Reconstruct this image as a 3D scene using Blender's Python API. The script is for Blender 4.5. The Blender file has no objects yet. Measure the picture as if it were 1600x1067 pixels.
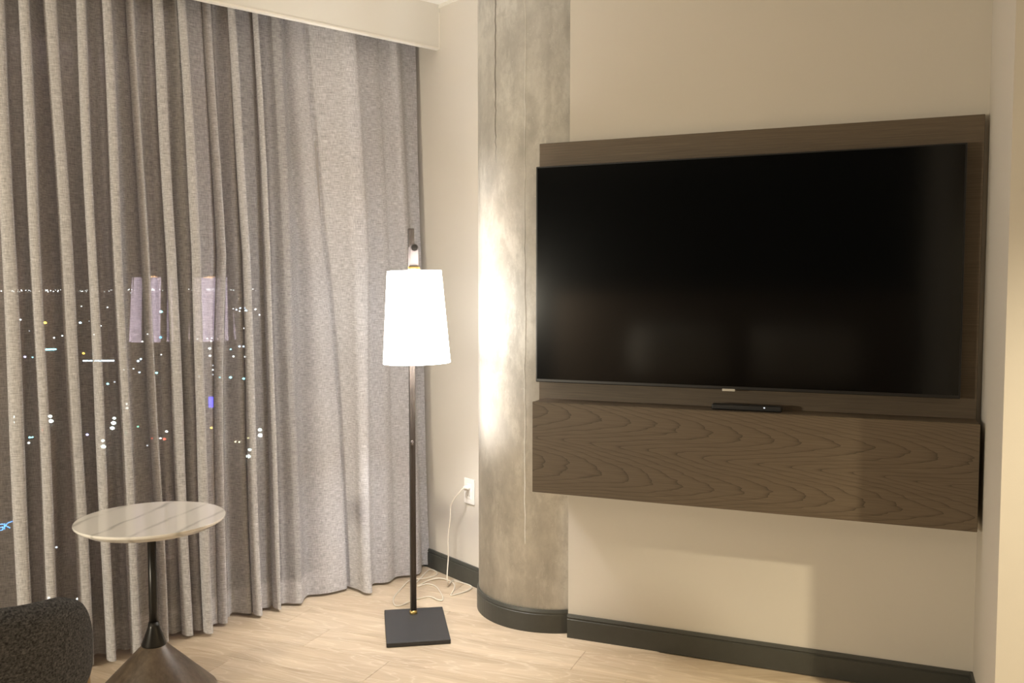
import bpy, bmesh, math, random
from mathutils import Vector, Matrix
random.seed(7)
S = bpy.context.scene
COL = S.collection
PI = math.pi

# ------------------------------------------------------------------ camera, sky, lights, exposure
cam_d = bpy.data.cameras.new('camera')
cam = bpy.data.objects.new('camera', cam_d); COL.objects.link(cam)
cam_d.sensor_width = 36.0
cam_d.lens = 1385.0 / 1600.0 * 36.0
cam_d.clip_end = 9000
cam_d.clip_start = 0.02
cam.location = (0, 0, 1.35)
cam.rotation_euler = (math.radians(90 - 3.2234), 0, 0)
S.camera = cam
S.view_settings.view_transform = 'Standard'
S.view_settings.look = 'None'
S.view_settings.gamma = 1.0
S.view_settings.exposure = 0.20
S.view_settings.use_curve_mapping = False
S.cycles.transparent_max_bounces = 24
S.cycles.use_denoising = True

world = bpy.data.worlds.new('night_sky'); S.world = world
world.use_nodes = True
world.node_tree.nodes['Background'].inputs[0].default_value = (0.10, 0.09, 0.16, 1)
world.node_tree.nodes['Background'].inputs[1].default_value = 0.10

# frames: the television wall and the curtain line are not square to each other
WT = Vector((0.21968, 3.40535, 0)); DT = Vector((0.925834, -0.377932, 0)); NT = Vector((-0.377932, -0.925834, 0))
RT = math.atan2(DT.y, DT.x)
C0 = Vector((-0.41, 4.365, 0)); DC = Vector((-0.774, -0.633, 0)); NC = Vector((0.633, -0.774, 0))
RC = math.atan2(0.633, 0.774)
UP = Vector((0, 0, 1))
def T(l, o, z=0): return WT + DT * l + NT * o + UP * z
def K(s, w, z=0): return C0 + DC * s + NC * w + UP * z

def light(name, kind, loc, power, color, size=0.1, **kw):
    d = bpy.data.lights.new(name, kind); d.energy = power; d.color = color
    if kind in ('POINT', 'SPOT'): d.shadow_soft_size = size
    for k, v in kw.items(): setattr(d, k, v)
    o = bpy.data.objects.new(name, d); COL.objects.link(o); o.location = loc
    return o
ROOM_WARM = (1.0, 0.905, 0.715)
LAMP_WHITE = (1.0, 0.985, 0.98)
# bulb of the floor lamp (inside its shade)
light('floor_lamp_bulb', 'POINT', (-0.378, 3.466, 1.262), 54, LAMP_WHITE, 0.055)
# hall downlight in the ceiling, round the corner of the return wall
hl = light('hall_downlight', 'SPOT', T(2.48, 1.66, 2.60), 300, (1.0, 0.86, 0.60), 0.04, spot_size=math.radians(112), spot_blend=0.5)
# unseen fill light behind the camera, added to stand for the room's lamps
light('room_fill_light', 'POINT', T(-2.05, 4.2, 1.25), 250, ROOM_WARM, 0.14)

# ------------------------------------------------------------------ materials
def lin(r, g, b):
    f = lambda c: c / 12.92 if c <= 0.04045 else ((c + 0.055) / 1.055) ** 2.4
    return (f(r / 255), f(g / 255), f(b / 255), 1)
class NM:
    def __init__(s, name):
        s.m = bpy.data.materials.new(name); s.m.use_nodes = True
        s.t = s.m.node_tree; s.n = s.t.nodes; s.l = s.t.links
        s.b = s.n['Principled BSDF']; s.out = s.n['Material Output']
    def add(s, typ, **kw):
        n = s.n.new(typ)
        for k, v in kw.items():
            if k.startswith('i_'):
                n.inputs[int(k[2:])].default_value = v
            else: setattr(n, k, v)
        return n
    def link(s, a, b): s.l.new(a, b)
    def math(s, op, a, b=None, c=None):
        n = s.n.new('ShaderNodeMath'); n.operation = op
        for i, v in enumerate((a, b, c)):
            if v is None: continue
            if isinstance(v, (int, float)): n.inputs[i].default_value = v
            else: s.l.new(v, n.inputs[i])
        return n.outputs[0]
    def mix(s, fac, a, b):
        n = s.n.new('ShaderNodeMix'); n.data_type = 'RGBA'
        for k, v in ((0, fac), (6, a), (7, b)):
            if isinstance(v, (int, float, tuple)): n.inputs[k].default_value = v
            else: s.l.new(v, n.inputs[k])
        return n.outputs[2]
    def noise(s, vec, scale, detail=3, rough=0.55, dist=0.0):
        n = s.n.new('ShaderNodeTexNoise'); n.inputs['Scale'].default_value = scale
        n.inputs['Detail'].default_value = detail; n.inputs['Roughness'].default_value = rough
        n.inputs['Distortion'].default_value = dist
        s.l.new(vec, n.inputs['Vector']); return n.outputs[0]
    def mapv(s, vec, scale=(1, 1, 1), loc=(0, 0, 0), rot=(0, 0, 0)):
        n = s.n.new('ShaderNodeMapping'); n.inputs['Scale'].default_value = scale
        n.inputs['Location'].default_value = loc; n.inputs['Rotation'].default_value = rot
        s.l.new(vec, n.inputs['Vector']); return n.outputs[0]
    def ramp(s, fac, p0, p1):
        n = s.n.new('ShaderNodeMapRange'); n.inputs[1].default_value = p0; n.inputs[2].default_value = p1
        s.l.new(fac, n.inputs[0]); return n.outputs[0]
    def obj(s): return s.n.new('ShaderNodeTexCoord').outputs['Object']
    def uv(s): return s.n.new('ShaderNodeTexCoord').outputs['UV']
    def bump(s, h, strength, dist=0.002):
        n = s.n.new('ShaderNodeBump'); n.inputs['Strength'].default_value = strength
        n.inputs['Distance'].default_value = dist
        s.l.new(h, n.inputs['Height']); s.l.new(n.outputs[0], s.b.inputs['Normal'])
    def base(s, c):
        if isinstance(c, tuple): s.b.inputs['Base Color'].default_value = c
        else: s.l.new(c, s.b.inputs['Base Color'])
    def set(s, rough=None, metal=None, spec=None):
        if rough is not None: s.b.inputs['Roughness'].default_value = rough
        if metal is not None: s.b.inputs['Metallic'].default_value = metal
        if spec is not None: s.b.inputs['Specular IOR Level'].default_value = spec
        return s.m

def plain(name, c, rough=0.5, metal=0.0, spec=0.5, var=0.0, scale=40):
    m = NM(name)
    if var:
        f = m.noise(m.obj(), scale, 4)
        a = tuple(x * (1 - var) for x in c[:3]) + (1,); b = tuple(min(1, x * (1 + var)) for x in c[:3]) + (1,)
        m.base(m.mix(f, a, b))
    else: m.base(c)
    return m.set(rough, metal, spec)
def emit(name, c, strength):
    m = NM(name); e = m.add('ShaderNodeEmission'); e.inputs[0].default_value = c; e.inputs[1].default_value = strength
    m.link(e.outputs[0], m.out.inputs[0]); return m

def paint(name, c):
    m = NM(name); v = m.obj()
    m.base(m.mix(m.noise(v, 3.0, 3), tuple(x * .97 for x in c[:3]) + (1,), c))
    m.bump(m.noise(v, 260, 3), 0.12, 0.001)
    return m.set(0.75, 0, 0.25)
M = {}
M['wall'] = paint('wall_paint', (0.60, 0.56, 0.495, 1))
M['ceiling'] = paint('ceiling_paint', (0.80, 0.78, 0.74, 1))
M['rear'] = paint('dark_wall_covering', (0.022, 0.022, 0.022, 1))
M['valance'] = paint('valance_paint', (0.72, 0.69, 0.62, 1))
M['bead'] = plain('corner_bead', (0.80, 0.76, 0.68, 1), 0.5)
M['base'] = plain('dark_baseboard', (0.050, 0.050, 0.042, 1), 0.45, var=0.15)

# oak planks
m = NM('oak_plank'); v = m.obj()
oi = m.add('ShaderNodeObjectInfo')
comb = m.add('ShaderNodeCombineXYZ'); m.link(m.math('MULTIPLY', oi.outputs['Random'], 37.0), comb.inputs[0]); m.link(m.math('MULTIPLY', oi.outputs['Random'], 91.0), comb.inputs[1])
va = m.add('ShaderNodeVectorMath', operation='ADD'); m.link(v, va.inputs[0]); m.link(comb.outputs[0], va.inputs[1]); v = va.outputs[0]
big = m.noise(m.mapv(v, (1.3, 9, 1)), 1.6, 3, 0.5, 0.6)
fine = m.noise(m.mapv(v, (4, 110, 1)), 2.0, 4, 0.6)
sep = m.add('ShaderNodeSeparateXYZ'); m.link(v, sep.inputs[0])
ring = m.math('FRACT', m.math('MULTIPLY', m.math('ADD', big, m.math('MULTIPLY', m.noise(m.mapv(v, (1.2, 5, 1)), 1.0, 2), 1.2)), 7.0))
line = m.math('POWER', m.math('ABSOLUTE', m.math('SUBTRACT', m.math('MULTIPLY', ring, 2.0), 1.0)), 6.0)
c = m.mix(m.ramp(big, 0.3, 0.7), (0.36, 0.272, 0.178, 1), (0.55, 0.445, 0.318, 1))
c = m.mix(m.math('MULTIPLY', m.ramp(fine, 0.35, 0.75), 0.45), c, (0.62, 0.515, 0.39, 1))
c = m.mix(m.math('MULTIPLY', line, 0.45), c, (0.72, 0.63, 0.50, 1))
c = m.mix(m.math('MULTIPLY', oi.outputs['Random'], 0.22), c, (0.42, 0.31, 0.20, 1))
m.base(c); m.bump(fine, 0.12, 0.001); M['oak'] = m.set(0.42, 0, 0.4)

# stained wood, cathedral grain on the long drawer front
def stained(name, cathedral):
    m = NM(name); v = m.obj()
    sep = m.add('ShaderNodeSeparateXYZ'); m.link(v, sep.inputs[0])
    x, z = sep.outputs[0], sep.outputs[2]
    fine = m.noise(m.mapv(v, (3, 60, 140)), 2.0, 4, 0.65)
    med = m.noise(m.mapv(v, (0.8, 8, 12)), 1.5, 3)
    c = m.mix(m.ramp(fine, 0.3, 0.7), (0.085, 0.062, 0.040, 1), (0.150, 0.112, 0.074, 1))
    c = m.mix(m.math('MULTIPLY', med, 0.5), c, (0.105, 0.082, 0.060, 1))
    if cathedral:
        wob = m.math('MULTIPLY', m.math('SUBTRACT', m.noise(m.mapv(v, (1.3, 1, 4)), 1.0, 2, 0.4), 0.5), 0.09)
        zz = m.math('ADD', m.math('ADD', z, wob), m.math('MULTIPLY', x, 0.045))
        p1 = m.math('SUBTRACT', zz, 0.088); p2 = m.math('SUBTRACT', zz, -0.088)
        q = m.math('SMOOTH_MIN', m.math('MULTIPLY', p1, p1), m.math('MULTIPLY', p2, p2), 0.004)
        t = m.math('ADD', m.math('ADD', x, m.math('MULTIPLY', q, 62.0)), m.math('MULTIPLY', m.noise(m.mapv(v, (3.0, 1, 22)), 1.0, 3), 0.16))
        fr = m.math('FRACT', m.math('MULTIPLY', t, 10.0))
        ln = m.math('POWER', fr, 9.0)
        c = m.mix(m.math('MULTIPLY', ln, 0.75), c, (0.034, 0.024, 0.016, 1))
        soft = m.math('MULTIPLY', m.math('SUBTRACT', 1.0, fr), 0.30)
        c = m.mix(soft, c, (0.135, 0.102, 0.070, 1))
    m.base(c); m.bump(fine, 0.10, 0.001); return m.set(0.48, 0, 0.35)
M['panelwood'] = stained('dark_stained_wood_straight', False)
M['drawerwood'] = stained('dark_stained_wood_cathedral', True)

# concrete
m = NM('board_marked_concrete'); v = m.obj()
big = m.noise(m.mapv(v, (1, 1, 0.55)), 4.8, 7, 0.66, 0.15)
streak = m.noise(m.mapv(v, (3.4, 3.4, 1.3)), 2.6, 6, 0.72, 0.15)
blot = m.noise(v, 16, 7, 0.75)
c = m.mix(m.ramp(big, 0.30, 0.66), (0.36, 0.342, 0.305, 1), (0.68, 0.65, 0.585, 1))
c = m.mix(m.math('MULTIPLY', m.ramp(streak, 0.50, 0.62), 0.5), c, (0.78, 0.755, 0.69, 1))
c = m.mix(m.math('MULTIPLY', m.ramp(blot, 0.52, 0.62), 0.45), c, (0.45, 0.427, 0.38, 1))
pit = m.add('ShaderNodeTexVoronoi'); pit.inputs['Scale'].default_value = 38; m.link(v, pit.inputs['Vector'])
pm = m.math('LESS_THAN', pit.outputs['Distance'], 0.085)
c = m.mix(m.math('MULTIPLY', pm, 0.5), c, (0.74, 0.71, 0.65, 1))
m.base(c); m.bump(m.noise(v, 30, 5, 0.6), 0.25, 0.003); M['concrete'] = m.set(0.62, 0, 0.35)
M['seam'] = plain('concrete_seam_shadow', (0.24, 0.22, 0.19, 1), 0.8, var=0.3, scale=60)  # seam's shadow line put into a darker colour than the column

# linen curtain: open weave, part of what is behind shows through
m = NM('grey_linen'); uv = m.uv()
h1 = m.noise(m.mapv(uv, (34, 300, 1)), 1.0, 3, 0.6)
v1 = m.noise(m.mapv(uv, (330, 40, 1)), 1.0, 3, 0.6)
cloud = m.noise(m.mapv(uv, (9, 9, 1)), 1.0, 3)
f = m.math('ADD', m.math('MULTIPLY', h1, 0.58), m.math('MULTIPLY', v1, 0.42))
c = m.mix(m.ramp(f, 0.32, 0.66), (0.325, 0.315, 0.322, 1), (0.84, 0.82, 0.83, 1))
c = m.mix(m.math('MULTIPLY', cloud, 0.25), c, (0.54, 0.52, 0.52, 1))
m.base(c); m.bump(f, 0.25, 0.001); m.set(0.9, 0, 0.1)
tl = m.add('ShaderNodeBsdfTranslucent'); m.link(c, tl.inputs[0])
mx = m.add('ShaderNodeMixShader'); mx.inputs[0].default_value = 0.14
m.link(m.b.outputs[0], mx.inputs[1]); m.link(tl.outputs[0], mx.inputs[2])
tr = m.add('ShaderNodeBsdfTransparent')
m2 = m.add('ShaderNodeMixShader')
at = m.add('ShaderNodeAttribute', attribute_name='weave_closeness')
fac = m.math('SUBTRACT', m.math('SUBTRACT', 0.44, m.math('MULTIPLY', m.ramp(f, 0.30, 0.70), 0.12)), m.math('MULTIPLY', at.outputs['Fac'], 0.29))
m.link(fac, m2.inputs[0]); m.link(mx.outputs[0], m2.inputs[1]); m.link(tr.outputs[0], m2.inputs[2])
m.link(m2.outputs[0], m.out.inputs[0]); M['linen'] = m.m
M['lining'] = plain('grey_lining', (0.38, 0.355, 0.335, 1), 0.9, 0, 0.1)
M['hem'] = plain('curtain_track_metal', (0.6, 0.6, 0.6, 1), 0.4, 0.8)

# coated window glass
m = NM('coated_glass')
tr = m.add('ShaderNodeBsdfTransparent'); tr.inputs[0].default_value = (0.86, 0.88, 0.88, 1)
gl = m.add('ShaderNodeBsdfGlossy'); gl.inputs[0].default_value = (0.95, 0.80, 1.0, 1); gl.inputs[1].default_value = 0.0
mx = m.add('ShaderNodeMixShader'); mx.inputs[0].default_value = 0.31
m.link(tr.outputs[0], mx.inputs[1]); m.link(gl.outputs[0], mx.inputs[2]); m.link(mx.outputs[0], m.out.inputs[0]); M['glass'] = m.m
M['mullion'] = plain('dark_window_frame', (0.03, 0.03, 0.033, 1), 0.4, 0.6)

M['bronze'] = plain('dark_bronze', (0.060, 0.050, 0.042, 1), 0.38, 0.7, var=0.1)
M['plate'] = plain('black_powder_coat', (0.040, 0.040, 0.042, 1), 0.42, 0.3, var=0.12, scale=160)
M['nickel'] = plain('brushed_nickel', (0.20, 0.18, 0.18, 1), 0.5, 0.8)
M['brass'] = plain('brass', (0.80, 0.58, 0.22, 1), 0.3, 0.95)
m = NM('lit_fabric_shade'); m.base((0.85, 0.82, 0.78, 1)); m.set(0.8)
m.b.inputs['Emission Color'].default_value = (1.0, 0.965, 0.945, 1); m.b.inputs['Emission Strength'].default_value = 8.6
M['shade'] = m.m
M['bulb'] = emit('lit_bulb', (1, 0.88, 0.72, 1), 30).m

# marble
m = NM('white_veined_marble'); v = m.obj()
wv = m.add('ShaderNodeTexWave', wave_type='BANDS', bands_direction='X'); wv.inputs['Scale'].default_value = 2.6; wv.inputs['Distortion'].default_value = 4.0
wv.inputs['Detail'].default_value = 3.0; wv.inputs['Detail Scale'].default_value = 1.1
m.link(m.mapv(v, (1, 1, 1), rot=(0, 0, 0.16)), wv.inputs['Vector'])
vein = m.math('POWER', wv.outputs['Fac'], 26.0)
br = m.noise(v, 9, 3)
c = m.mix(m.math('MULTIPLY', vein, m.ramp(br, 0.30, 0.62)), (0.86, 0.83, 0.78, 1), (0.56, 0.54, 0.51, 1))
m.base(c); M['marble'] = m.set(0.10, 0, 0.5)
m = NM('dark_walnut_turned'); v = m.obj()
g = m.noise(m.mapv(v, (30, 30, 3)), 1.5, 4, 0.6)
m.base(m.mix(m.ramp(g, 0.3, 0.7), (0.060, 0.042, 0.028, 1), (0.125, 0.092, 0.064, 1))); M['walnut'] = m.set(0.42, 0, 0.4)
M['blackmetal'] = plain('satin_black_metal', (0.018, 0.016, 0.014, 1), 0.32, 0.4)

# chair
m = NM('charcoal_wool'); v = m.obj()
a = m.noise(v, 190, 4, 0.7); b = m.noise(m.mapv(v, (110, 110, 260)), 1.0, 3, 0.65)
m.base(m.mix(m.ramp(m.math('MULTIPLY', a, b), 0.14, 0.44), (0.026, 0.026, 0.030, 1), (0.175, 0.175, 0.18, 1)))
m.bump(a, 0.5, 0.002); M['wool'] = m.set(0.95, 0, 0.1)
M['chairleg'] = plain('honey_wood', (0.30, 0.20, 0.10, 1), 0.4, var=0.2)

M['screen'] = plain('black_screen', (0.0018, 0.0020, 0.0022, 1), 0.11, 0.0, 0.28)
M['bezel'] = plain('black_bezel', (0.006, 0.006, 0.007, 1), 0.35)
M['silver'] = plain('silver_tab', (0.55, 0.53, 0.48, 1), 0.35, 0.3)
M['blackplastic'] = plain('black_plastic', (0.008, 0.008, 0.009, 1), 0.4)
M['led'] = emit('white_indicator', (0.8, 0.85, 0.9, 1), 1.0).m
M['white'] = plain('white_plastic', (0.80, 0.77, 0.74, 1), 0.35)
M['slot'] = plain('dark_slot', (0.03, 0.03, 0.03, 1), 0.6)
M['cord'] = plain('clear_white_cord', (0.72, 0.66, 0.56, 1), 0.22, 0.0, 0.6)
M['fabric'] = plain('headboard_fabric', (0.20, 0.15, 0.115, 1), 0.8, var=0.15)
M['cotton'] = plain('white_cotton', (0.75, 0.72, 0.68, 1), 0.9)
M['ground'] = plain('night_ground', (0.02, 0.02, 0.022, 1), 0.9, var=0.5, scale=0.02)
M['facade'] = plain('dark_facade', (0.03, 0.03, 0.035, 1), 0.7)

# ------------------------------------------------------------------ builders
def link(name, me, mat, parent=None, loc=None, rz=0.0, smooth=False):
    o = bpy.data.objects.new(name, me); COL.objects.link(o)
    if mat is not None:
        for mm in (mat if isinstance(mat, (list, tuple)) else [mat]): me.materials.append(mm)
    if smooth:
        for p in me.polygons: p.use_smooth = True
    if parent: o.parent = parent
    if loc is not None: o.location = loc
    if rz: o.rotation_euler = (0, 0, rz)
    return o
def bmobj(name, bm, mat, parent=None, loc=None, rz=0.0, smooth=False):
    me = bpy.data.meshes.new(name); bmesh.ops.recalc_face_normals(bm, faces=bm.faces[:]); bm.to_mesh(me); bm.free()
    return link(name, me, mat, parent, loc, rz, smooth)
def thing(name, label, cat, loc=(0, 0, 0), rz=0.0, group=None):
    o = bpy.data.objects.new(name, None); COL.objects.link(o); o.location = loc; o.rotation_euler = (0, 0, rz)
    o.empty_display_size = 0.1
    return tag(o, label, cat, group)
def tag(o, label, cat, group=None):
    o['label'] = label; o['category'] = cat
    if group: o['group'] = group
    return o
def struct(o, label=None):
    o['kind'] = 'structure'
    if label: o['label'] = label
    return o
def add_box(bm, x0, x1, y0, y1, z0, z1, bev=0.0, seg=2, mi=0):
    r = bmesh.ops.create_cube(bm, size=1.0)
    for v in r['verts']:
        v.co = Vector((x0 + (v.co.x + .5) * (x1 - x0), y0 + (v.co.y + .5) * (y1 - y0), z0 + (v.co.z + .5) * (z1 - z0)))
    if bev:
        es = list({e for v in r['verts'] for e in v.link_edges})
        bmesh.ops.bevel(bm, geom=es, offset=bev, segments=seg, profile=0.5, affect='EDGES')
def box(x0, x1, y0, y1, z0, z1, bev=0.0, seg=2):
    bm = bmesh.new(); add_box(bm, x0, x1, y0, y1, z0, z1, bev, seg); return bm
def lathe(prof, n=48, cap=True):
    bm = bmesh.new(); rings = []
    for r, z in prof:
        rings.append([bm.verts.new((r * math.cos(2 * PI * i / n), r * math.sin(2 * PI * i / n), z)) for i in range(n)])
    for a, b in zip(rings, rings[1:]):
        for i in range(n): bm.faces.new((a[i], a[(i + 1) % n], b[(i + 1) % n], b[i]))
    if cap:
        bm.faces.new(rings[0][::-1]); bm.faces.new(rings[-1])
    return bm
def add_rod(bm, p, q, r0, r1=None, n=12):
    p, q = Vector(p), Vector(q); r1 = r0 if r1 is None else r1
    d = (q - p).normalized(); a = d.orthogonal().normalized(); b = d.cross(a)
    A = [bm.verts.new(p + (a * math.cos(2 * PI * i / n) + b * math.sin(2 * PI * i / n)) * r0) for i in range(n)]
    B = [bm.verts.new(q + (a * math.cos(2 * PI * i / n) + b * math.sin(2 * PI * i / n)) * r1) for i in range(n)]
    for i in range(n): bm.faces.new((A[i], A[(i + 1) % n], B[(i + 1) % n], B[i]))
    bm.faces.new(A[::-1]); bm.faces.new(B)
def rod(p, q, r0, r1=None, n=12):
    bm = bmesh.new(); add_rod(bm, p, q, r0, r1, n); return bm
def tube(pts, r, n=8, sub=5):
    P = [Vector(p) for p in pts]; path = []
    for i in range(len(P) - 1):
        a, b, c, d = P[max(i - 1, 0)], P[i], P[i + 1], P[min(i + 2, len(P) - 1)]
        for k in range(sub):
            t = k / sub
            path.append(0.5 * ((2 * b) + (c - a) * t + (2 * a - 5 * b + 4 * c - d) * t * t + (3 * b - a - 3 * c + d) * t ** 3))
    path.append(P[-1]); bm = bmesh.new(); prev = None; first = None
    nrm = (path[1] - path[0]).orthogonal().normalized()
    for i, p in enumerate(path):
        d = (path[min(i + 1, len(path) - 1)] - path[max(i - 1, 0)]).normalized()
        nrm = (nrm - d * nrm.dot(d)).normalized(); bn = d.cross(nrm)
        ring = [bm.verts.new(p + (nrm * math.cos(2 * PI * k / n) + bn * math.sin(2 * PI * k / n)) * r) for k in range(n)]
        if prev:
            for k in range(n): bm.faces.new((prev[k], prev[(k + 1) % n], ring[(k + 1) % n], ring[k]))
        else: first = ring
        prev = ring
    bm.faces.new(first[::-1]); bm.faces.new(prev); return bm
def extrude_profile(prof, x0, x1):
    """closed profile of (y, z) swept along x"""
    bm = bmesh.new()
    A = [bm.verts.new((x0, y, z)) for y, z in prof]; B = [bm.verts.new((x1, y, z)) for y, z in prof]
    n = len(prof)
    for i in range(n): bm.faces.new((A[i], A[(i + 1) % n], B[(i + 1) % n], B[i]))
    bm.faces.new(A[::-1]); bm.faces.new(B); return bm
def poly_prism(pts, z0, z1):
    bm = bmesh.new()
    A = [bm.verts.new((p[0], p[1], z0)) for p in pts]; B = [bm.verts.new((p[0], p[1], z1)) for p in pts]
    n = len(pts)
    for i in range(n): bm.faces.new((A[i], A[(i + 1) % n], B[(i + 1) % n], B[i]))
    bm.faces.new(A[::-1]); bm.faces.new(B); return bm

# ------------------------------------------------------------------ the room
H = 2.682
# wall_back carries the television; wall_left is the short wall by the curtain; wall_right is the return of the niche
struct(bmobj('wall_back', box(0, 1.53, 0, 0.12, 0, H), M['wall'], loc=T(0, 0), rz=RT), 'beige painted wall behind the television')
struct(bmobj('wall_right', box(1.412, 1.53, -0.54, 0.0, 0, H), M['wall'], loc=T(0, 0), rz=RT), 'narrow return wall at the end of the television niche')
struct(bmobj('wall_hall', box(1.53, 3.4, -0.54, -0.42, 0, H), M['wall'], loc=T(0, 0), rz=RT), 'pale wall beyond the niche corner')
struct(bmobj('wall_partition', box(1.45, 1.57, -4.6, -1.95, 0, H), M['wall'], loc=T(0, 0), rz=RT))
struct(bmobj('wall_far_right', box(3.4, 3.52, -4.6, -0.42, 0, H), M['wall'], loc=T(0, 0), rz=RT))
struct(bmobj('wall_rear', box(-6.0, 3.52, -4.72, -4.6, 0, H), M['rear'], loc=T(0, 0), rz=RT))
struct(bmobj('wall_left', box(-0.044, 0.08, -0.64, 0.40, 0, H), M['wall'], loc=K(0, 0), rz=RC), 'pale grey wall between curtain and concrete column')
struct(bmobj('wall_window', box(-0.628, -0.044, 0.364, 0.56, 0, H), M['wall'], loc=K(0, 0), rz=RC))
FL = [K(-0.05, -0.42), K(6.9, -0.42), T(-6.3, 4.72), T(3.52, 4.72), T(3.52, -0.1), T(0.0, -0.7)]
floor = struct(bmobj('floor', poly_prism(FL, -0.06, -0.004), M['oak']), 'pale oak plank floor')
struct(bmobj('ceiling', poly_prism(FL, H, H + 0.1), M['ceiling']), 'white ceiling')

# floor planks, laid along the television wall
def clip(poly, p, n):
    out = []
    for i in range(len(poly)):
        a, b = poly[i], poly[(i + 1) % len(poly)]
        da, db = (a - p).dot(n), (b - p).dot(n)
        if da >= 0: out.append(a)
        if (da >= 0) != (db >= 0): out.append(a + (b - a) * (da / (da - db)))
    return out
PW, PL = 0.182, 1.22
row = 0; o = -0.62
while o < 2.3:
    l = -2.9 - random.random() * PL
    while l < 1.9:
        g = 0.0004
        q = [Vector((l + g, o + g, 0)), Vector((l + PL - g, o + g, 0)), Vector((l + PL - g, o + PW - g, 0)), Vector((l + g, o + PW - g, 0))]
        W = [T(a.x, a.y) for a in q]
        W = clip(W, K(0, -0.355), NC)
        W = clip(W, K(-0.04, 0), DC) if o < 0.0 else W
        if len(W) >= 3:
            area = abs(sum(W[i].x * W[(i + 1) % len(W)].y - W[(i + 1) % len(W)].x * W[i].y for i in range(len(W)))) / 2
            ctr = sum(W, Vector()) / len(W)
            if area > 0.004:
                inv = Matrix.Rotation(-RT, 3, 'Z')
                loc = [inv @ (p - ctr) for p in W]
                bm = poly_prism(loc, -0.004, 0.0)
                top = [e for e in bm.edges if all(abs(v.co.z) < 1e-6 for v in e.verts)]
                bmesh.ops.bevel(bm, geom=top, offset=0.0007, segments=1, affect='EDGES')
                bmobj('plank', bm, M['oak'], floor, loc=ctr, rz=RT)
        l += PL
    o += PW

BB = [(0, 0), (-0.012, 0), (-0.012, 0.073), (-0.009, 0.075), (-0.009, 0.078), (-0.0115, 0.081), (-0.008, 0.092), (0, 0.092)]
struct(bmobj('baseboard_back', extrude_profile(BB, 0.0, 1.412), M['base'], loc=T(0, 0), rz=RT), 'dark baseboard under the television')
bm = extrude_profile(BB, 0.0, 0.54)
struct(bmobj('baseboard_right', bm, M['base'], loc=T(1.412, 0), rz=RT - PI / 2))
struct(bmobj('baseboard_hall', extrude_profile(BB, 1.412, 3.4), M['base'], loc=T(0, 0.54), rz=RT))
# local x towards the camera along the short wall, its face looking at the curtain
struct(bmobj('baseboard_left', extrude_profile(BB, -0.36, 0.62), M['base'], loc=K(0.044, 0), rz=RC - PI / 2), 'dark baseboard behind the power cord')
CC = (0.1744, 3.760)
struct(bmobj('baseboard_column', lathe([(0.30, 0), (0.3255, 0), (0.3255, 0.073), (0.3235, 0.075), (0.3235, 0.078), (0.325, 0.081), (0.3215, 0.092), (0.30, 0.092)], 96, False), M['base'], loc=(CC[0], CC[1], 0), smooth=False), 'dark curved baseboard round the column')
column = struct(bmobj('column', lathe([(0.317, 0), (0.317, H)], 128), M['concrete'], loc=(CC[0], CC[1], 0), smooth=True), 'round bare concrete column')
for p in column.data.polygons: p.use_smooth = len(p.vertices) == 4
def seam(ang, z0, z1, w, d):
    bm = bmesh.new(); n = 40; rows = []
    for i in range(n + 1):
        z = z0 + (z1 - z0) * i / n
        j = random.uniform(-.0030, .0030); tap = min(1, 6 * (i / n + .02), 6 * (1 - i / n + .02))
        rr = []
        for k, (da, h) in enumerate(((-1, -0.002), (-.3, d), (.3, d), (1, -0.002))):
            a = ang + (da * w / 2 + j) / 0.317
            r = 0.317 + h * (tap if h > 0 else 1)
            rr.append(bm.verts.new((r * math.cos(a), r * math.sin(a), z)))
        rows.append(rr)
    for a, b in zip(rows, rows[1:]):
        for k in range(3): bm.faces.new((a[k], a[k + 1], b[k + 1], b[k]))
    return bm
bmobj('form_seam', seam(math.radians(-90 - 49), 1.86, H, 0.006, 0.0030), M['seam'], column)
bmobj('form_seam', seam(math.radians(-90 - 23.0), 0.35, H, 0.007, 0.0013), M['concrete'], column)
# valance above the curtain, with its corner bead
struct(bmobj('trim_1', box(-6.0, -0.044, -0.1685, -0.145, 2.479, H), M['valance'], loc=K(0, 0), rz=RC), 'cream valance above the curtain')
bm = box(-6.0, -0.044, -0.1705, -0.143, 2.4775, 2.485); add_box(bm, -0.0485, -0.044, -0.1705, -0.168, 2.4775, 2.645)
struct(bmobj('trim_2', bm, M['bead'], loc=K(0, 0), rz=RC), 'light corner bead of the valance')
struct(bmobj('trim_shade_strip', box(-0.050, -0.044, -0.62, -0.1685, H - 0.016, H), M['valance'], loc=K(0, 0), rz=RC))  # added strip standing in for the band of shade under the ceiling

# ------------------------------------------------------------------ windows behind the curtain
def window(n, p, d, length, label=None):
    rz = math.atan2(-d.y, -d.x)
    bm = bmesh.new()
    add_box(bm, -length, 0, -0.02, 0.03, 0.0, 0.06); add_box(bm, -length, 0, -0.02, 0.03, H - 0.10, H)
    add_box(bm, -0.022, 0, -0.02, 0.03, 0.06, H - 0.10); add_box(bm, -length, -length + 0.022, -0.02, 0.03, 0.06, H - 0.10)
    w = struct(bmobj('window_%d' % n, bm, M['mullion'], loc=p, rz=rz), label)
    bm = bmesh.new()
    q = [bm.verts.new(v) for v in ((-length + .02, 0, .06), (-.02, 0, .06), (-.02, 0, H - .1), (-length + .02, 0, H - .1))]
    bm.faces.new(q)
    bmobj('pane', bm, M['glass'], w)
wdir2 = Vector((-0.6848, -0.7286, 0))
p1 = K(0.628, -0.364); pm = K(1.08, -0.364); L2 = 1.36
window(1, p1, DC, 0.452, 'tall dark window behind the curtain, right pane')
window(2, pm, wdir2, L2, 'tall dark window behind the curtain, angled left pane')
p3 = pm + wdir2 * L2
window(3, p3, DC, 3.9)

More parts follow.
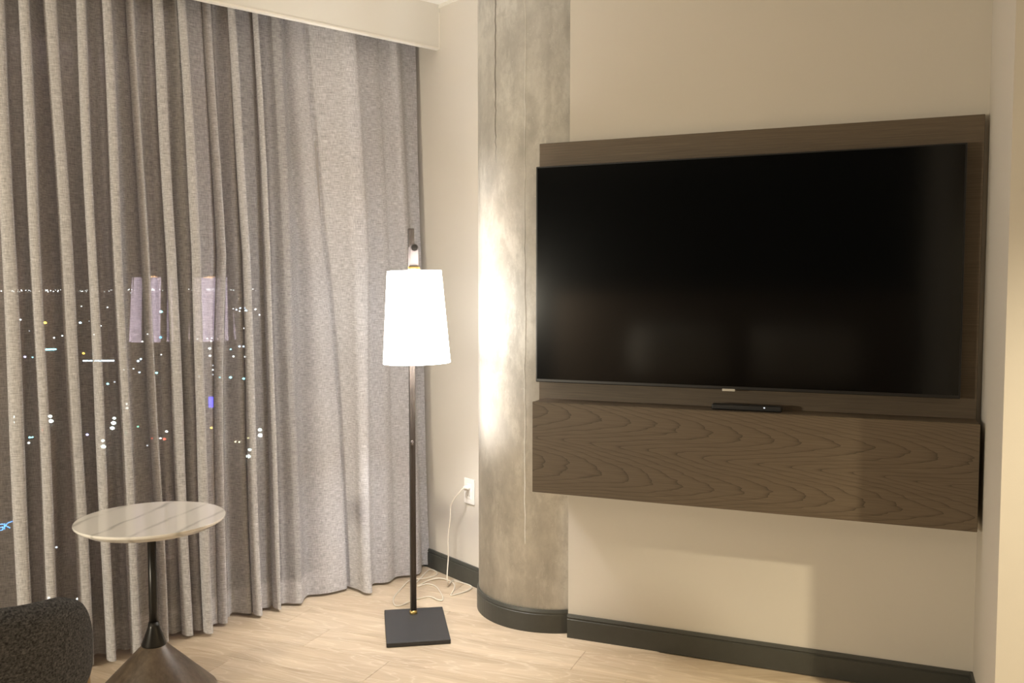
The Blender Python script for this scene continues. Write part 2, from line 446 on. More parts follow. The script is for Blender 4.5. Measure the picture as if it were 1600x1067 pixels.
# ------------------------------------------------------------------ the curtain
# (s along the track from the short wall, w towards the room, lean of the node at 1.5 m and 2.5 m)
nodes = []
def ridge(sR, wF, wd, a=0.0, b=0.0):
    wd *= 0.76
    nodes.extend([(sR + .008, wF - .085, a, b, .75), (sR + wd + .002, wF - .05, a, b, .75), (sR + wd - .003, wF - .012, a, b, 1), (sR + .003, wF, a, b, 1), (sR - .004, wF - .03, a, b, .8), (sR - .012, wF - .085, a, b, 0)])
sL = 5.55
nodes.append((5.62, .20, 0, 0))
while sL > 2.07:
    ridge(sL, .27 + random.uniform(-.03, .04), random.uniform(.035, .06)); nodes.append((sL - .05, .16 + random.uniform(-.02, .03), 0, 0))
    sL -= random.uniform(.085, .12)
ridge(1.990, .30, .05); nodes.append((1.945, .17, 0, 0)); nodes.append((1.915, .20, 0, 0))
ridge(1.832, .314, .052); nodes.append((1.805, .195, 0, 0))
ridge(1.753, .310, .040); nodes.append((1.705, .165, 0, 0)); nodes.append((1.675, .175, 0, 0))
ridge(1.638, .285, .050, .007, .023); nodes.append((1.606, .18, 0, 0))
ridge(1.567, .303, .034); nodes.append((1.530, .18, 0, 0)); nodes.append((1.512, .215, 0, 0))
ridge(1.474, .291, .038); nodes.append((1.440, .175, 0, 0)); nodes.append((1.400, .165, 0, 0))
ridge(1.357, .240, .030, .011, .03); nodes.append((1.335, .150, 0, 0)); nodes.append((1.322, .175, 0, 0))
ridge(1.262, .235, .044, .002, .018); nodes.extend([(1.240, .185, 0, 0), (1.222, .20, 0, 0)])
ridge(1.190, .262, .036, -.016, .005); nodes.extend([(1.150, .165, -.02, -.01), (1.138, .17, -.03, -.02)])
ridge(1.107, .200, .038, -.048, -.024); nodes.extend([(1.080, .135, -.04, -.02), (1.066, .104, 0, 0), (1.044, .084, 0, 0), (1.00, .155, 0, 0)])
ridge(.962, .200, .034, -.007, .02); nodes.extend([(.929, .115, 0, 0), (.905, .128, 0, 0)])
ridge(.871, .190, .022, -.007, .007); nodes.extend([(.845, .125, 0, 0), (.825, .125, 0, 0)])
nodes.extend([(.808, .150, 0, 0), (.777, .178, 0, 0), (.760, .150, 0, 0), (.728, .106, .0, .02), (.707, .090, .0, .04), (.66, .116, .015, .07), (.621, .124, .035, .10), (.56, .124, .055, .122),
              (.532, .120, .060, .128), (.522, .088, .060, .128), (.514, .106, .05, .11), (.500, .168, .006, .02), (.504, .222, -.02, -.0), (.486, .246, -.045, -.03), (.468, .244, -.053, -.032), (.455, .19, -.053, -.032),
              (.400, .135, -.03, -.02), (.375, .160, -.03, -.02), (.345, .172, -.038, -.017), (.310, .152, -.038, -.017), (.285, .128, -.02, 0), (.259, .124, 0, .0), (.225, .140, 0, .01), (.203, .148, 0, .01), (.181, .158, 0, .01),
              (.150, .140, 0, .02), (.119, .100, .009, .038), (.098, .050, .005, .03), (.075, .045, 0, .02), (.060, .060, 0, .01), (.053, .066, 0, .005)])
nodes = [n if len(n) == 5 else n + (random.uniform(.05, .35),) for n in nodes]
def chaikin(P, it):
    for _ in range(it):
        Q = [P[0]]
        for a, b in zip(P, P[1:]):
            Q.append(tuple(.78 * x + .22 * y for x, y in zip(a, b))); Q.append(tuple(.22 * x + .78 * y for x, y in zip(a, b)))
        Q.append(P[-1]); P = Q
    return P
P = chaikin(nodes, 2)
def lean(p, z):
    if z < 0.2: return 0.0
    if z < 1.5: return p[2] * ((z - .2) / 1.3) ** 1.7
    return p[2] + (p[3] - p[2]) * min(1, (z - 1.5) / 1.0)
zs = [0.012, 0.03, 0.10, 0.125, 0.2, 0.32, 0.45, 0.58, 0.7, 0.82, 0.95, 1.08, 1.2, 1.35, 1.5, 1.62, 1.75, 1.88, 2.0, 2.1, 2.2, 2.35, 2.45, 2.52, 2.58]
bm = bmesh.new(); uvl = bm.loops.layers.uv.new('UVMap'); dl = bm.verts.layers.float.new('weave_closeness'); grid = []; arc = [0.0]
for a, b in zip(P, P[1:]): arc.append(arc[-1] + math.hypot(a[0] - b[0], a[1] - b[1]))
for z in zs:
    t = z / 2.48; rowv = []
    for j, p in enumerate(P):
        ph = arc[j] * 5.0
        wob = 0.004 * math.sin(z * 3.1 + ph) * math.sin(z * 1.7 + .6 * ph)
        hemw = 0.008 * math.sin(arc[j] * 9) * max(0, 1 - z / .3)
        s = p[0] + lean(p, z) + wob
        w = p[1] * (1 - .45 * t) - .05 * t + hemw * 0.5
        vv = bm.verts.new((-max(s, 0.05), -w, z)); vv[dl] = 1.0 if (z < .11 or p[0] < .60) else max(p[4], min(1, .40 + (.70 - p[0]) * 6) if p[0] < .86 else 0); rowv.append(vv)
    grid.append(rowv)
for i in range(len(zs) - 1):
    for j in range(len(P) - 1):
        f = bm.faces.new((grid[i][j], grid[i][j + 1], grid[i + 1][j + 1], grid[i + 1][j]))
        for lp, (jj, ii) in zip(f.loops, ((j, i), (j + 1, i), (j + 1, i + 1), (j, i + 1))): lp[uvl].uv = (arc[jj], zs[ii])
cur = thing('curtain', 'floor-length grey linen curtain in deep folds, city lights showing through it', 'curtain', K(0, 0), RC)
bmobj('drape', bm, M['linen'], cur, smooth=True)
# the right end is lined
LN = []
for q in range(31):
    sq = .66 - q * (.66 - .053) / 30
    LN.append((sq, min(p[1] for p in P if abs(p[0] - sq) < .065) - .018))
bm = bmesh.new(); rows = []
for z in zs:
    t = z / 2.48
    rows.append([bm.verts.new((-max(p[0], 0.052), -(p[1] * (1 - .45 * t) - .05 * t), z + .02)) for p in LN])
for a, b in zip(rows, rows[1:]):
    for k in range(len(LN) - 1): bm.faces.new((a[k], a[k + 1], b[k + 1], b[k]))
bmobj('lining', bm, M['lining'], cur, smooth=True)
bm = box(-5.7, -0.05, -0.065, -0.035, 2.60, 2.64)
bmobj('curtain_track', bm, M['hem'], cur)

# ------------------------------------------------------------------ the television unit
unit = thing('television_unit', 'dark stained wooden back panel and floating drawer box hung on the wall', 'wall unit', T(0, 0, 0), RT)
bmobj('back_panel', box(-0.108, 1.397, -0.040, -0.003, 0.93, 1.911, 0.0015, 1), M['panelwood'], unit)
d = bmobj('drawer_front', box(-0.7435, 0.7435, -0.009, 0.009, -0.170, 0.170, 0.0012, 1), M['drawerwood'], unit, loc=(0.6535, -0.151, 0.7695))
d2 = bmobj('drawer_box', box(-0.088, 1.395, -0.1415, -0.003, 0.601, 0.9395, 0.001, 1), M['panelwood'], unit)

tv = thing('television', 'large black flat television, switched off, mounted on the wooden panel', 'television', T(0.62, 0, 0), RT)
bmobj('housing', box(-0.720, 0.724, -0.099, -0.055, 1.008, 1.8165, 0.003, 2), M['bezel'], tv)
bmobj('screen', box(-0.714, 0.718, -0.1006, -0.0985, 1.020, 1.811), M['screen'], tv)
bmobj('wall_bracket', box(-0.2, 0.2, -0.056, -0.039, 1.25, 1.6), M['blackmetal'], tv)
o = bmobj('badge', box(-0.022, 0.022, -0.1035, -0.1005, 1.003, 1.0115, 0.001, 1), M['silver'], tv); o['label'] = 'small silver badge under the screen'

bx = thing('media_box', 'slim black box with a small white light, lying on the wooden ledge', 'box', T(0.684, 0.118, 0.9395), RT)
bmobj('case', box(-0.118, 0.118, -0.012, 0.03, 0, 0.020, 0.005, 2), M['blackplastic'], bx)
o = bmobj('indicator_light', box(0.058, 0.063, -0.0135, -0.0115, 0.0125, 0.0165), M['led'], bx)

# ------------------------------------------------------------------ floor lamp
lamp = thing('floor_lamp', 'tall dark metal floor lamp with glowing white tapered shade', 'lamp', (-0.385, 3.49, 0), 0.0)
th = math.atan2(0.166, 0.986)
bm = box(-0.122, 0.122, -0.180, 0.180, 0.0, 0.018, 0.002, 1); bmesh.ops.rotate(bm, cent=(0, 0, 0), matrix=Matrix.Rotation(th, 3, 'Z'), verts=bm.verts[:])
bmobj('base_plate', bm, M['plate'], lamp)
px, py = -0.024, 0.118
bm = box(-0.0115, 0.0115, -0.0115, 0.0115, 0.030, 1.605, 0.003, 2)
add_box(bm, -0.0016, 0.0016, -0.0135, -0.011, 0.035, 1.600)
bmesh.ops.rotate(bm, cent=(0, 0, 0), matrix=Matrix.Rotation(0.35, 3, 'Z'), verts=bm.verts[:])
bmesh.ops.translate(bm, vec=(px, py, 0), verts=bm.verts[:])
bmobj('pole', bm, M['bronze'], lamp)
bm = lathe([(0.016, 0.018), (0.016, 0.026), (0.012, 0.032), (0.006, 0.034)], 24); bmesh.ops.translate(bm, vec=(px, py, 0), verts=bm.verts[:])
o = bmobj('ferrule', bm, M['brass'], lamp, smooth=True); o['label'] = 'brass ferrule at the pole foot'
bm = rod((px, py - .010, .737), (px + .003, py - .019, .737), .006, .005); add_rod(bm, (px, py - .010, .727), (px + .003, py - .017, .727), .004)
o = bmobj('screw', bm, M['nickel'], lamp); o['label'] = 'bright screw in the pole'
# pivot rod from the pole towards the room, its round end, the strap and the cap that carry the shade
kx, ky, kz = 0.003, -0.012, 1.519
bmobj('pivot_rod', rod((px, py, kz), (kx, ky, kz), .0075, .0075, 16), M['blackmetal'], lamp, smooth=False)
bmobj('knob', rod((kx, ky, kz), (kx + .004, ky - .030, kz), .0125, .0125, 24), M['blackmetal'], lamp)
bm = rod((kx - .001, ky + .004, kz), (kx, ky - .012, kz), .0175, .0175, 24)
add_box(bm, kx - .019, kx + .016, ky - .006, ky - .001, 1.443, kz, 0.0)
add_box(bm, kx - .0215, kx - .0185, ky - .012, ky + .010, 1.443, kz + .004, 0.0)
o = bmobj('hanger', bm, M['nickel'], lamp); o['label'] = 'pale nickel hanger strap'
bm = lathe([(0.0235, 1.425), (0.0235, 1.446), (0.021, 1.4475), (0.004, 1.4475)], 32); bmesh.ops.translate(bm, vec=(kx - .001, ky - .006, 0), verts=bm.verts[:])
o = bmobj('cap', bm, M['brass'], lamp, smooth=True); o['label'] = 'brass cap on the shade'
# shade: open tapered tube with wall thickness, leaning very slightly
bm = lathe([(0.1040, 0.359), (0.1300, 0.0), (0.1310, -0.001), (0.1320, 0.0), (0.1060, 0.359), (0.1050, 0.360), (0.1040, 0.359)], 72, False)
bmesh.ops.rotate(bm, cent=(0, 0, 0.368), matrix=Matrix.Rotation(math.radians(-1.3), 3, 'Y'), verts=bm.verts[:])
bmesh.ops.translate(bm, vec=(0.003, -0.018, 1.071), verts=bm.verts[:])
sh = bmobj('lamp_shade', bm, M['shade'], lamp, smooth=True)
bm = bmesh.new()
for k in range(3):
    a = 2 * PI * k / 3 + .5
    add_rod(bm, (kx, ky - .006, 1.436), (0.0 + .104 * math.cos(a), -.018 + .104 * math.sin(a), 1.425), .002, n=6)
bmobj('spider', bm, M['brass'], sh)
bm = lathe([(0.004, 1.436), (0.004, 1.33), (0.018, 1.325), (0.018, 1.29), (0.012, 1.285)], 20); bmesh.ops.translate(bm, vec=(kx, ky - .006, 0), verts=bm.verts[:])
bmobj('socket', bm, M['brass'], sh)

# ------------------------------------------------------------------ outlet and power cord (on the short wall)
ol = thing('wall_outlet', 'white rectangular power outlet on the pale wall above the baseboard', 'outlet', K(0.044, 0.0, 0.4335), RC - PI / 2)
# local x runs towards the camera along the wall, local -y out of it
ox = (Vector((-0.14979, 3.97708, 0)) - K(0.044, 0)).dot(NC) - 0.0685
bmobj('cover_plate', box(ox - .0385, ox + .0385, -0.006, 0, -.059, .059, 0.003, 2), M['white'], ol)
dv = bmobj('receptacle', box(ox - .018, ox + .018, -0.0085, -0.004, -.035, .035, 0.0015, 1), M['white'], ol)
for zc in (-.019, .019):
    bm = box(ox - .0065, ox - .0045, -0.0092, -0.0082, zc - .004, zc + .004); add_box(bm, ox + .0045, ox + .0065, -0.0092, -0.0082, zc - .005, zc + .005)
    bmobj('slot', bm, M['slot'], dv)
cord = thing('power_cord', 'thin pale power cord hanging from the outlet and coiled on the floor', 'cord', (-0.30, 4.0, 0), 0)
hang = [(-0.202, 4.010, .444), (-0.221, 3.993, .455), (-0.240, 3.992, .438), (-0.270, 4.013, .395), (-0.282, 4.020, .359), (-0.284, 4.015, .307), (-0.291, 4.016, .249), (-0.294, 4.011, .202), (-0.292, 4.009, .144), (-0.295, 3.997, .090), (-0.296, 3.975, .040), (-0.290, 3.99, .012)]
flo = [(-0.275, 4.07), (-0.249, 4.05), (-0.204, 4.015), (-0.183, 3.978), (-0.193, 3.93), (-0.231, 3.896), (-0.271, 3.866), (-0.268, 3.90), (-0.262, 3.96), (-0.270, 4.03), (-0.30, 4.075), (-0.345, 4.09), (-0.396, 4.06), (-0.431, 3.986), (-0.392, 4.021), (-0.348, 3.986), (-0.310, 3.866), (-0.305, 3.805), (-0.325, 3.80), (-0.368, 3.850), (-0.435, 3.800), (-0.481, 3.736), (-0.508, 3.753), (-0.521, 3.84), (-0.506, 3.941), (-0.476, 4.06), (-0.409, 4.10), (-0.362, 4.147), (-0.363, 4.198), (-0.395, 4.235), (-0.411, 4.20), (-0.430, 4.10), (-0.446, 3.98), (-0.432, 3.80), (-0.415, 3.675)]
zf = [0.0032 + (0.0045 if i % 7 == 4 else 0.0) for i in range(len(flo))]
pts = [(x + .30, y - 4.0, z) for x, y, z in hang] + [(x + .30, y - 4.0, z) for (x, y), z in zip(flo, zf)]
bmobj('cable', tube(pts, 0.0029, 8, 5), M['cord'], cord, smooth=True)
wp = Vector((-0.14979, 3.97708, 0)) - NC * 0.0685
a = wp + DC * .008; b = wp + DC * .034
bm = rod((a.x + .30, a.y - 4.0, .450), (b.x + .30, b.y - 4.0, .452), .0135, .010, 16); add_rod(bm, (b.x + .30, b.y - 4.0, .452), (-.202 + .30, .010, .445), .006, .0035, 10)
bmobj('plug', bm, M['white'], cord)

# ------------------------------------------------------------------ side table
tb = thing('side_table', 'round white marble side table on a slim post and dark cone base', 'table', (-1.198, 2.905, 0), 0)
bmobj('tabletop', lathe([(0.02, .574), (0.205, .574), (0.2325, .590), (0.2355, .594), (0.2355, .5985), (0.2345, .6)], 96), M['marble'], tb)
for p in tb.children[0].data.polygons: p.use_smooth = False
bmobj('post', lathe([(0.0145, .24), (0.0135, .30), (0.0135, .574)], 32), M['blackmetal'], tb, smooth=True)
bmobj('collar', lathe([(0.0155, .250), (0.019, .232), (0.0395, .176), (0.0395, .172)], 48), M['blackmetal'], tb, smooth=True)
bmobj('cone_base', lathe([(0.198, 0), (0.200, .004), (0.198, .009), (0.041, .170), (0.038, .173)], 96), M['walnut'], tb, smooth=True)
for o in tb.children:
    if o.name.startswith(('post', 'cone', 'collar')):
        for p in o.data.polygons: p.use_smooth = len(p.vertices) == 4

# ------------------------------------------------------------------ tub chair seen from behind
ch = thing('tub_chair', 'charcoal wool tub chair with wooden legs, its rounded back towards the room', 'chair', (-1.357, 2.052, 0), math.radians(-40))
def rim(a):
    a = abs(math.degrees(a)); pts = [(0, .668), (38, .636), (52, .606), (62, .555), (75, .500), (95, .465), (125, .44)]
    for (a0, z0), (a1, z1) in zip(pts, pts[1:]):
        if a <= a1: return z0 + (z1 - z0) * (a - a0) / (a1 - a0)
    return .44
def rad(z): # outer radius of the shell at a height
    return .33 - .10 * max(0, (.43 - z) / .17) ** 1.8
bm = bmesh.new(); cols = []
A1 = math.radians(118); n = 72
for i in range(n + 1):
    a = -A1 + 2 * A1 * i / n
    zt = rim(a); e = min(1, (A1 - abs(a)) / .20); th_ = .075 * (0.35 + .65 * math.sqrt(max(0, 1 - (1 - e) ** 2)))
    prof = []
    for k in range(9):
        z = .26 + (zt - .045 - .26) * k / 8; prof.append((rad(z), z))
    ro = rad(zt - .045); mid = ro - th_ / 2
    for k in range(1, 8):
        q = PI * k / 8; prof.append((mid + th_ / 2 * math.cos(q), zt - .045 + .045 * math.sin(q)))
    for k in range(9):
        z = zt - .045 + (.30 - zt + .045) * k / 8; prof.append((rad(z) - th_, z))
    cols.append([bm.verts.new((r * math.cos(a), r * math.sin(a), z)) for r, z in prof])
for a, b in zip(cols, cols[1:]):
    for k in range(len(a)):
        bm.faces.new((a[k], b[k], b[(k + 1) % len(a)], a[(k + 1) % len(a)]))
bm.faces.new(cols[0]); bm.faces.new(cols[-1][::-1])
bmobj('shell', bm, M['wool'], ch, smooth=True)
bm = lathe([(0.10, .27), (0.235, .275), (0.255, .30), (0.262, .36), (0.255, .40), (0.22, .418), (0.10, .425)], 48)
bmobj('seat_cushion', bm, M['wool'], ch, smooth=True)
for a in (56, -56, 128, -128):
    c, s_ = math.cos(math.radians(a)), math.sin(math.radians(a))
    bmobj('leg', rod((.312 * c, .312 * s_, .40), (.335 * c, .335 * s_, 0), .0145, .010, 16) if abs(a) < 90 else rod((.24 * c, .24 * s_, .30), (.29 * c, .29 * s_, 0), .016, .010, 16), M['chairleg'], ch)

# ------------------------------------------------------------------ bed at the far side of the room: only its dim reflection in the screen is seen
bed = thing('bed', 'wide bed with white bedding, seen only as a dim reflection in the dark screen', 'bed', T(0.10, 4.575, 0), RT + PI)
# local y grows towards the television
bmobj('headboard', box(-1.3, 1.7, 0.0, 0.08, 0, 1.34, 0.01), M['fabric'], bed)
bmobj('bed_base', box(-0.97, 0.97, 0.08, 1.15, 0.06, 0.34, 0.01), M['fabric'], bed)
bmobj('mattress', box(-0.965, 0.965, 0.085, 1.15, 0.34, 0.60, 0.05, 4), M['cotton'], bed, smooth=False)
def pillow_mesh(w, h, t):
    bm = bmesh.new(); n = 14; top = {}
    for i in range(n + 1):
        for j in range(n + 1):
            a, b = -1 + 2 * i / n, -1 + 2 * j / n
            k = ((1 - a ** 4) * (1 - b ** 4)) ** .5
            sx = 1 - .10 * (1 - abs(b)) * 0 - .06 * b * b; sz = 1 - .06 * a * a
            top[i, j, 0] = bm.verts.new((a * w / 2 * sx, t / 2 * k, b * h / 2 * sz)); top[i, j, 1] = bm.verts.new((a * w / 2 * sx, -t / 2 * k, b * h / 2 * sz))
    for i in range(n):
        for j in range(n):
            for q in (0, 1): bm.faces.new([top[i, j, q], top[i + 1, j, q], top[i + 1, j + 1, q], top[i, j + 1, q]])
    bmesh.ops.remove_doubles(bm, verts=bm.verts[:], dist=1e-5); return bm
for k, (lx, side) in enumerate(((-0.52, 'window'), (0.48, 'hall'))):
    p = bmobj('pillow', pillow_mesh(.84, .46, .17), M['cotton'], loc=T(0.10 + lx, 4.58 - .175, 0.845), rz=RT, smooth=True)
    p.rotation_euler = (math.radians(-12), 0, RT)
    tag(p, 'white pillow on the %s side of the bed, a pale glint in the dark screen' % side, 'pillow', 'bed pillows')

# ------------------------------------------------------------------ the city beyond the glass
struct(bmobj('ground', box(-4000, 4000, 40, 4000, -46.5, -46), M['ground']), 'dark city ground far below the window')
CITY=[(-735.0,1294.9,-44.13,'a',2.337),(-682.4,1294.9,-44.13,'a',2.337),(-631.0,1294.9,-44.13,'b',1.87),(-649.3,1361.3,-44.1,'d',0.983),(-547.2,1179.8,-44.18,'w',0.852),(-795.9,1434.9,-44.07,'w',1.554),(-587.5,1089.1,-44.22,'w',1.179),(-559.9,1027.6,-44.25,'d',0.742),(-453.3,876.3,-44.32,'w',0.949),(-465.7,916.7,-44.3,'w',0.993),(-420.6,837.2,-44.34,'w',0.907),(-444.6,941.1,-44.29,'w',1.019),(-1364.7,2400.0,-41.88,'d',2.599),(-1165.4,2400.0,-38.24,'w',1.733),(-1094.5,2400.0,-41.36,'w',2.166),(-318.2,656.8,-44.45,'a',0.948),(-308.9,652.1,-44.45,'c',0.706),(-342.4,621.6,-44.47,'v',0.898),(-335.4,618.5,-44.47,'c',0.67),(-316.3,721.5,-44.41,'w',0.651),(-1031.2,2400.0,-2.11,'d',1.733),(-787.9,1990.9,-43.85,'c',3.594),(-351.2,884.9,-44.32,'u',1.278),(-391.3,950.9,-44.29,'w',1.03),(-338.9,811.6,-44.36,'w',0.879),(-255.2,643.5,-44.46,'w',0.581),(-247.2,584.5,-44.5,'b',0.844),(-252.4,601.0,-44.48,'b',0.759),(-225.5,526.5,-44.54,'w',0.475),(-736.1,2342.3,-43.71,'w',1.691),(-682.6,2196.9,-43.77,'b',2.379),(-735.2,2400.0,-43.61,'b',2.599),(-723.9,2400.0,-43.61,'b',3.032),(-637.0,2123.7,-43.79,'b',3.45),(-631.2,2055.2,-43.82,'w',1.855),(-651.5,2251.2,-43.75,'w',2.438),(-494.0,1736.0,-43.95,'w',1.88),(-333.9,1104.2,-44.21,'w',1.196),(-342.5,1237.1,-44.15,'w',0.893),(-303.8,855.2,-44.33,'w',0.772),(-296.3,860.9,-44.33,'w',0.777),(-294.7,869.2,-44.33,'w',0.784),(-277.6,816.8,-44.35,'w',0.737),(-243.3,711.8,-44.41,'g',1.028),(-216.1,632.7,-44.46,'w',0.914),(-206.5,630.8,-44.46,'w',0.683),(-223.4,702.4,-44.42,'c',0.761),(-227.6,739.1,-44.4,'b',0.934),(-224.3,739.1,-44.4,'b',0.8),(-197.2,625.8,-44.47,'w',0.791),(-188.2,623.4,-44.47,'w',0.788),(-236.6,711.8,-44.41,'w',0.514),(-272.3,584.5,-44.5,'b',0.95),(-201.7,440.3,-44.61,'c',0.636),(-202.4,449.6,-44.61,'d',0.487),(-219.8,411.0,-44.64,'d',0.371),(-183.7,324.2,-44.75,'g',0.702),(-177.1,311.8,-44.77,'g',0.844),(-171.0,326.0,-44.75,'g',0.706),(-164.5,314.2,-44.77,'g',0.794),(-158.0,361.6,-44.7,'w',0.522),(-152.5,349.1,-44.72,'w',0.63),(-145.1,321.3,-44.76,'g',0.58),(-140.1,309.6,-44.78,'g',0.782),(-135.4,298.1,-44.8,'g',0.7),(-137.3,284.4,-44.82,'v',0.462),(-153.0,279.1,-44.83,'c',0.403),(-152.3,279.4,-44.83,'c',0.353),(-147.7,268.8,-44.85,'w',0.388),(-126.9,272.8,-44.84,'g',0.591),(-122.0,262.5,-44.86,'g',0.758),(-156.7,293.6,-44.8,'r',0.318),(-228.1,519.2,-44.55,'w',0.469),(-126.5,288.3,-44.81,'e',0.364),(-211.9,502.4,-44.56,'b',0.544),(-201.1,499.7,-44.56,'c',0.722),(-169.8,479.0,-44.58,'w',0.519),(-185.8,549.2,-44.52,'d',0.496),(-175.7,519.2,-44.55,'w',0.562),(-165.6,489.3,-44.57,'d',0.53),(-156.5,473.0,-44.58,'c',0.683),(-150.8,473.0,-44.58,'c',0.768),(-141.8,466.7,-44.59,'c',0.758),(-130.5,464.0,-44.59,'w',0.586),(-102.0,298.7,-44.8,'a',0.431),(-114.2,290.9,-44.81,'w',0.473),(-113.5,277.2,-44.83,'r',0.4),(-110.8,277.2,-44.83,'w',0.35),(-109.0,275.8,-44.84,'r',0.448),(-128.0,301.2,-44.79,'e',0.381),(-85.2,270.9,-44.85,'y',0.293),(-83.9,270.5,-44.85,'y',0.293),(-83.4,278.0,-44.83,'y',0.351),(-76.8,257.4,-44.87,'g',0.558),(-74.1,247.2,-44.9,'g',0.669),(-84.3,294.3,-44.8,'g',0.637),(-81.0,283.2,-44.82,'g',0.716),(-109.7,264.4,-44.86,'d',0.286),(-70.8,133.0,-45.36,'w',0.24),(-66.2,132.6,-45.37,'w',0.191),(-83.1,159.3,-45.2,'d',0.23)]
HUE = {'a': ('amber', (1, .55, .08, 1), 9, 'small amber street light in the dark city'), 'b': ('bluish', (.6, .82, 1, 1), 8, 'small bluish white street light in the dark city'),
       'c': ('cyan', (.35, .9, 1, 1), 7, 'small cyan street light in the dark city'), 'd': ('dim', (.85, .9, 1, 1), 2.5, 'faint white street light in the dark city'),
       'w': ('white', (.95, 1, .98, 1), 7, 'small white street light in the dark city'), 'g': ('floodlight', (.80, 1, .93, 1), 14, 'bright greenish white floodlight in the dark city'),
       'v': ('violet', (.55, .5, 1, 1), 7, 'small violet street light in the dark city'), 'u': ('blue', (.12, .5, 1, 1), 8, 'small deep blue street light in the dark city'),
       'r': ('red', (1, .12, .08, 1), 6, 'small red signal light in the dark city'), 'e': ('green', (.3, .9, .65, 1), 3, 'small dim green light in the dark city'),
       'y': ('yellow', (1, .92, .5, 1), 6, 'small yellow light in the dark city')}
for k in HUE:
    mm = emit('city_%s_light' % HUE[k][0], HUE[k][1], HUE[k][2] * 1.5); mm.m.cycles.emission_sampling = 'NONE'; M['city_' + k] = mm.m
def head(k):
    bm = bmesh.new(); bmesh.ops.create_icosphere(bm, subdivisions=1, radius=1.0)
    bmesh.ops.scale(bm, vec=(1.12, 1.12, .88), verts=bm.verts[:])
    for f in bm.faces: f.material_index = 0
    n0 = len(bm.faces); add_rod(bm, (0, 0, -.8), (0, 0, -1.9), .10, .14, 5)
    bm.faces.ensure_lookup_table()
    for f in bm.faces[n0:]: f.material_index = 1
    me = bpy.data.meshes.new('street_light'); bm.to_mesh(me); bm.free()
    me.materials.append(M['city_' + k]); me.materials.append(M['mullion']); return me
heads = {k: head(k) for k in HUE}
ONES = 'zero one two three four five six seven eight nine ten eleven twelve thirteen fourteen fifteen sixteen seventeen eighteen nineteen'.split()
ORDS = 'zeroth first second third fourth fifth sixth seventh eighth ninth tenth eleventh twelfth thirteenth fourteenth fifteenth sixteenth seventeenth eighteenth nineteenth'.split()
def ordinal(n):
    if n < 20: return ORDS[n]
    t = {2: 'twent', 3: 'thirt', 4: 'fort'}[n // 10]
    return t + 'ieth' if n % 10 == 0 else t + 'y-' + ORDS[n % 10]
by_kind = {}
for rec in sorted(CITY, key=lambda c: c[0] / c[1]): by_kind.setdefault(rec[3], []).append(rec)
for k, recs in by_kind.items():
    for n_, (x, y, z, k_, r) in enumerate(recs, 1):
        nm = 'floodlight' if k == 'g' else 'street_light'
        o = bpy.data.objects.new(nm, heads[k]); COL.objects.link(o); o.location = (x, y, z); o.scale = (r, r, r)
        lab = HUE[k][3].replace(' in the dark city', ' in the city')
        if len(recs) > 1: lab += ', %s from the left of the %s ones' % (ordinal(n_), HUE[k][0])
        tag(o, lab, 'light', '%s city lights' % HUE[k][0] if len(recs) > 1 else None)
# lights of the horizon: too many and too small to count
bm = bmesh.new()
def far(px, dz=0.0, size=2.0):
    Y = 2400.0; x = (px - 800) / 1385 * Y
    r = bmesh.ops.create_icosphere(bm, subdivisions=1, radius=size)
    bmesh.ops.translate(bm, vec=(x, Y, 1.35 + dz), verts=r['verts'])
for a, b, n, sz in ((-60, 102, 80, 1.5), (118, 182, 18, 1.0), (200, 300, 26, 1.1), (300, 430, 40, 1.1)):
    for i in range(n): far(random.uniform(a, b), random.uniform(-.6, 5.0) - (0 if b < 250 else -3), sz * random.uniform(.5, 1.1))
hz = bmobj('horizon_lights', bm, M['city_w']); hz['kind'] = 'stuff'; tag(hz, 'thin string of tiny lights along the horizon beyond the window', 'lights')
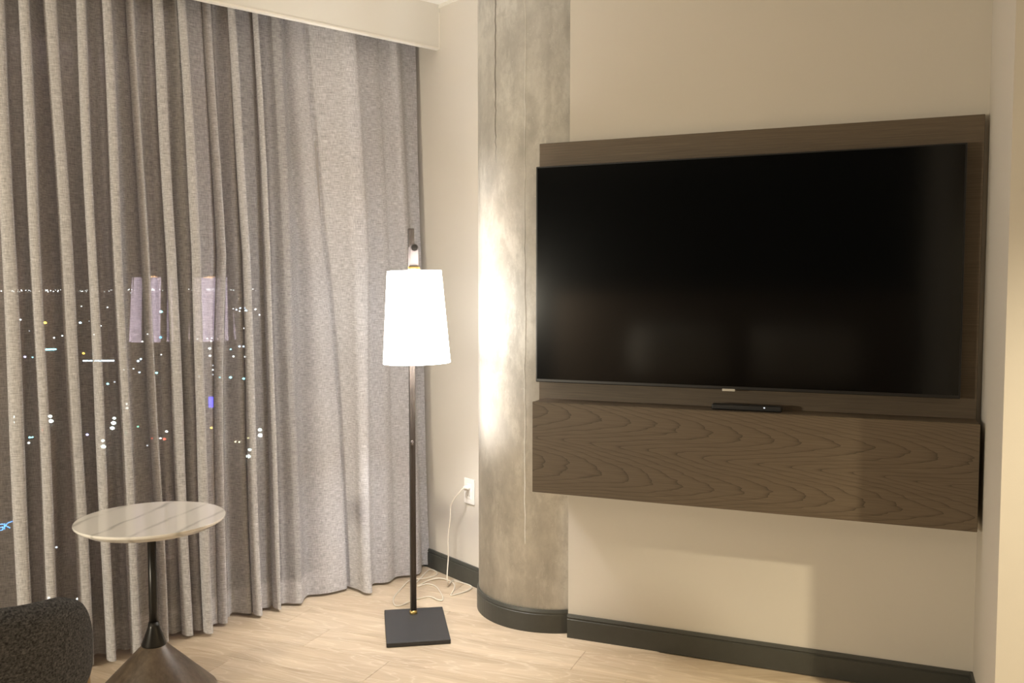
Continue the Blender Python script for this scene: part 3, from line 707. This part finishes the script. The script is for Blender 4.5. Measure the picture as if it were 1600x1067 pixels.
# lit bars: long low roofs with strip lighting
def bar(p, q, r, k, label):
    o = bmobj('strip_light', rod(p, q, r, r, 8), M['city_' + k]); tag(o, label, 'light')
bar((-370.0, 702, -44.6), (-361.0, 700, -44.2), .75, 'c', 'short cyan strip light level in the dark city')
bar((-291.1, 600, -46.0 + .3), (-270.2, 600, -45.49), .62, 'b', 'long pale blue strip light sloping in the dark city')
o = bmobj('lit_sign', box(-1.0, 1.0, -.2, .2, -2.2, 2.2), emit('city_ultramarine', (.10, .10, 1, 1), 5).m, loc=(-122.9, 360, -44.0 + .3)); tag(o, 'small upright deep blue lit sign in the dark city', 'sign')
# a dark building below, its blue letters
bd = Vector((.45, .893, 0)); bn = Vector((.893, -.45, 0)); rb = math.atan2(bd.y, bd.x)
B0 = Vector((-76.12, 130.0, -34.5))
off = thing('office_building', 'dark building below the window carrying blue lit letters', 'building', (B0.x, B0.y, -46), rb)
bmobj('wall', box(-14, 4.2, 0.12, 12, 0, 13.4), M['facade'], off)
bmobj('roof', box(-14.2, 4.4, -.05, 12.2, 13.4, 13.7), M['mullion'], off)
mb = emit('blue_neon', (.10, .38, 1.0, 1), 11); mb.m.cycles.emission_sampling = 'NONE'
zb = 11.55
def sg(x, z): return (x * .60 - .55, 0, zb + .35 + (z - zb) * .68)
def stroke(name, pts, wd):
    bm = bmesh.new()
    for (x0, z0), (x1, z1) in zip(pts, pts[1:]): add_rod(bm, sg(x0, z0), sg(x1, z1), wd, wd, 6)
    return bmobj(name, bm, mb.m, off)
stroke('letter', [(1.75, zb + 1.18), (1.5, zb + 1.3), (.35, zb + 1.3), (.2, zb + 1.15), (.2, zb + .8), (.35, zb + .66), (1.55, zb + .62), (1.7, zb + .5), (1.7, zb + .15), (1.55, zb), (.3, zb), (.1, zb + .12)], .075)
k = stroke('letter', [(2.1, zb), (2.1, zb + 1.3)], .075)
bm = bmesh.new(); add_rod(bm, sg(2.1, zb + .6), sg(3.0, zb + 1.25), .075, .075, 6); add_rod(bm, sg(3.0, zb + 1.25), sg(5.6, zb + 1.42), .075, .05, 6); add_rod(bm, sg(2.4, zb + .75), sg(3.5, zb - .02), .075, .075, 6)
bmobj('letter', bm, mb.m, off)
bpy.context.view_layer.update()
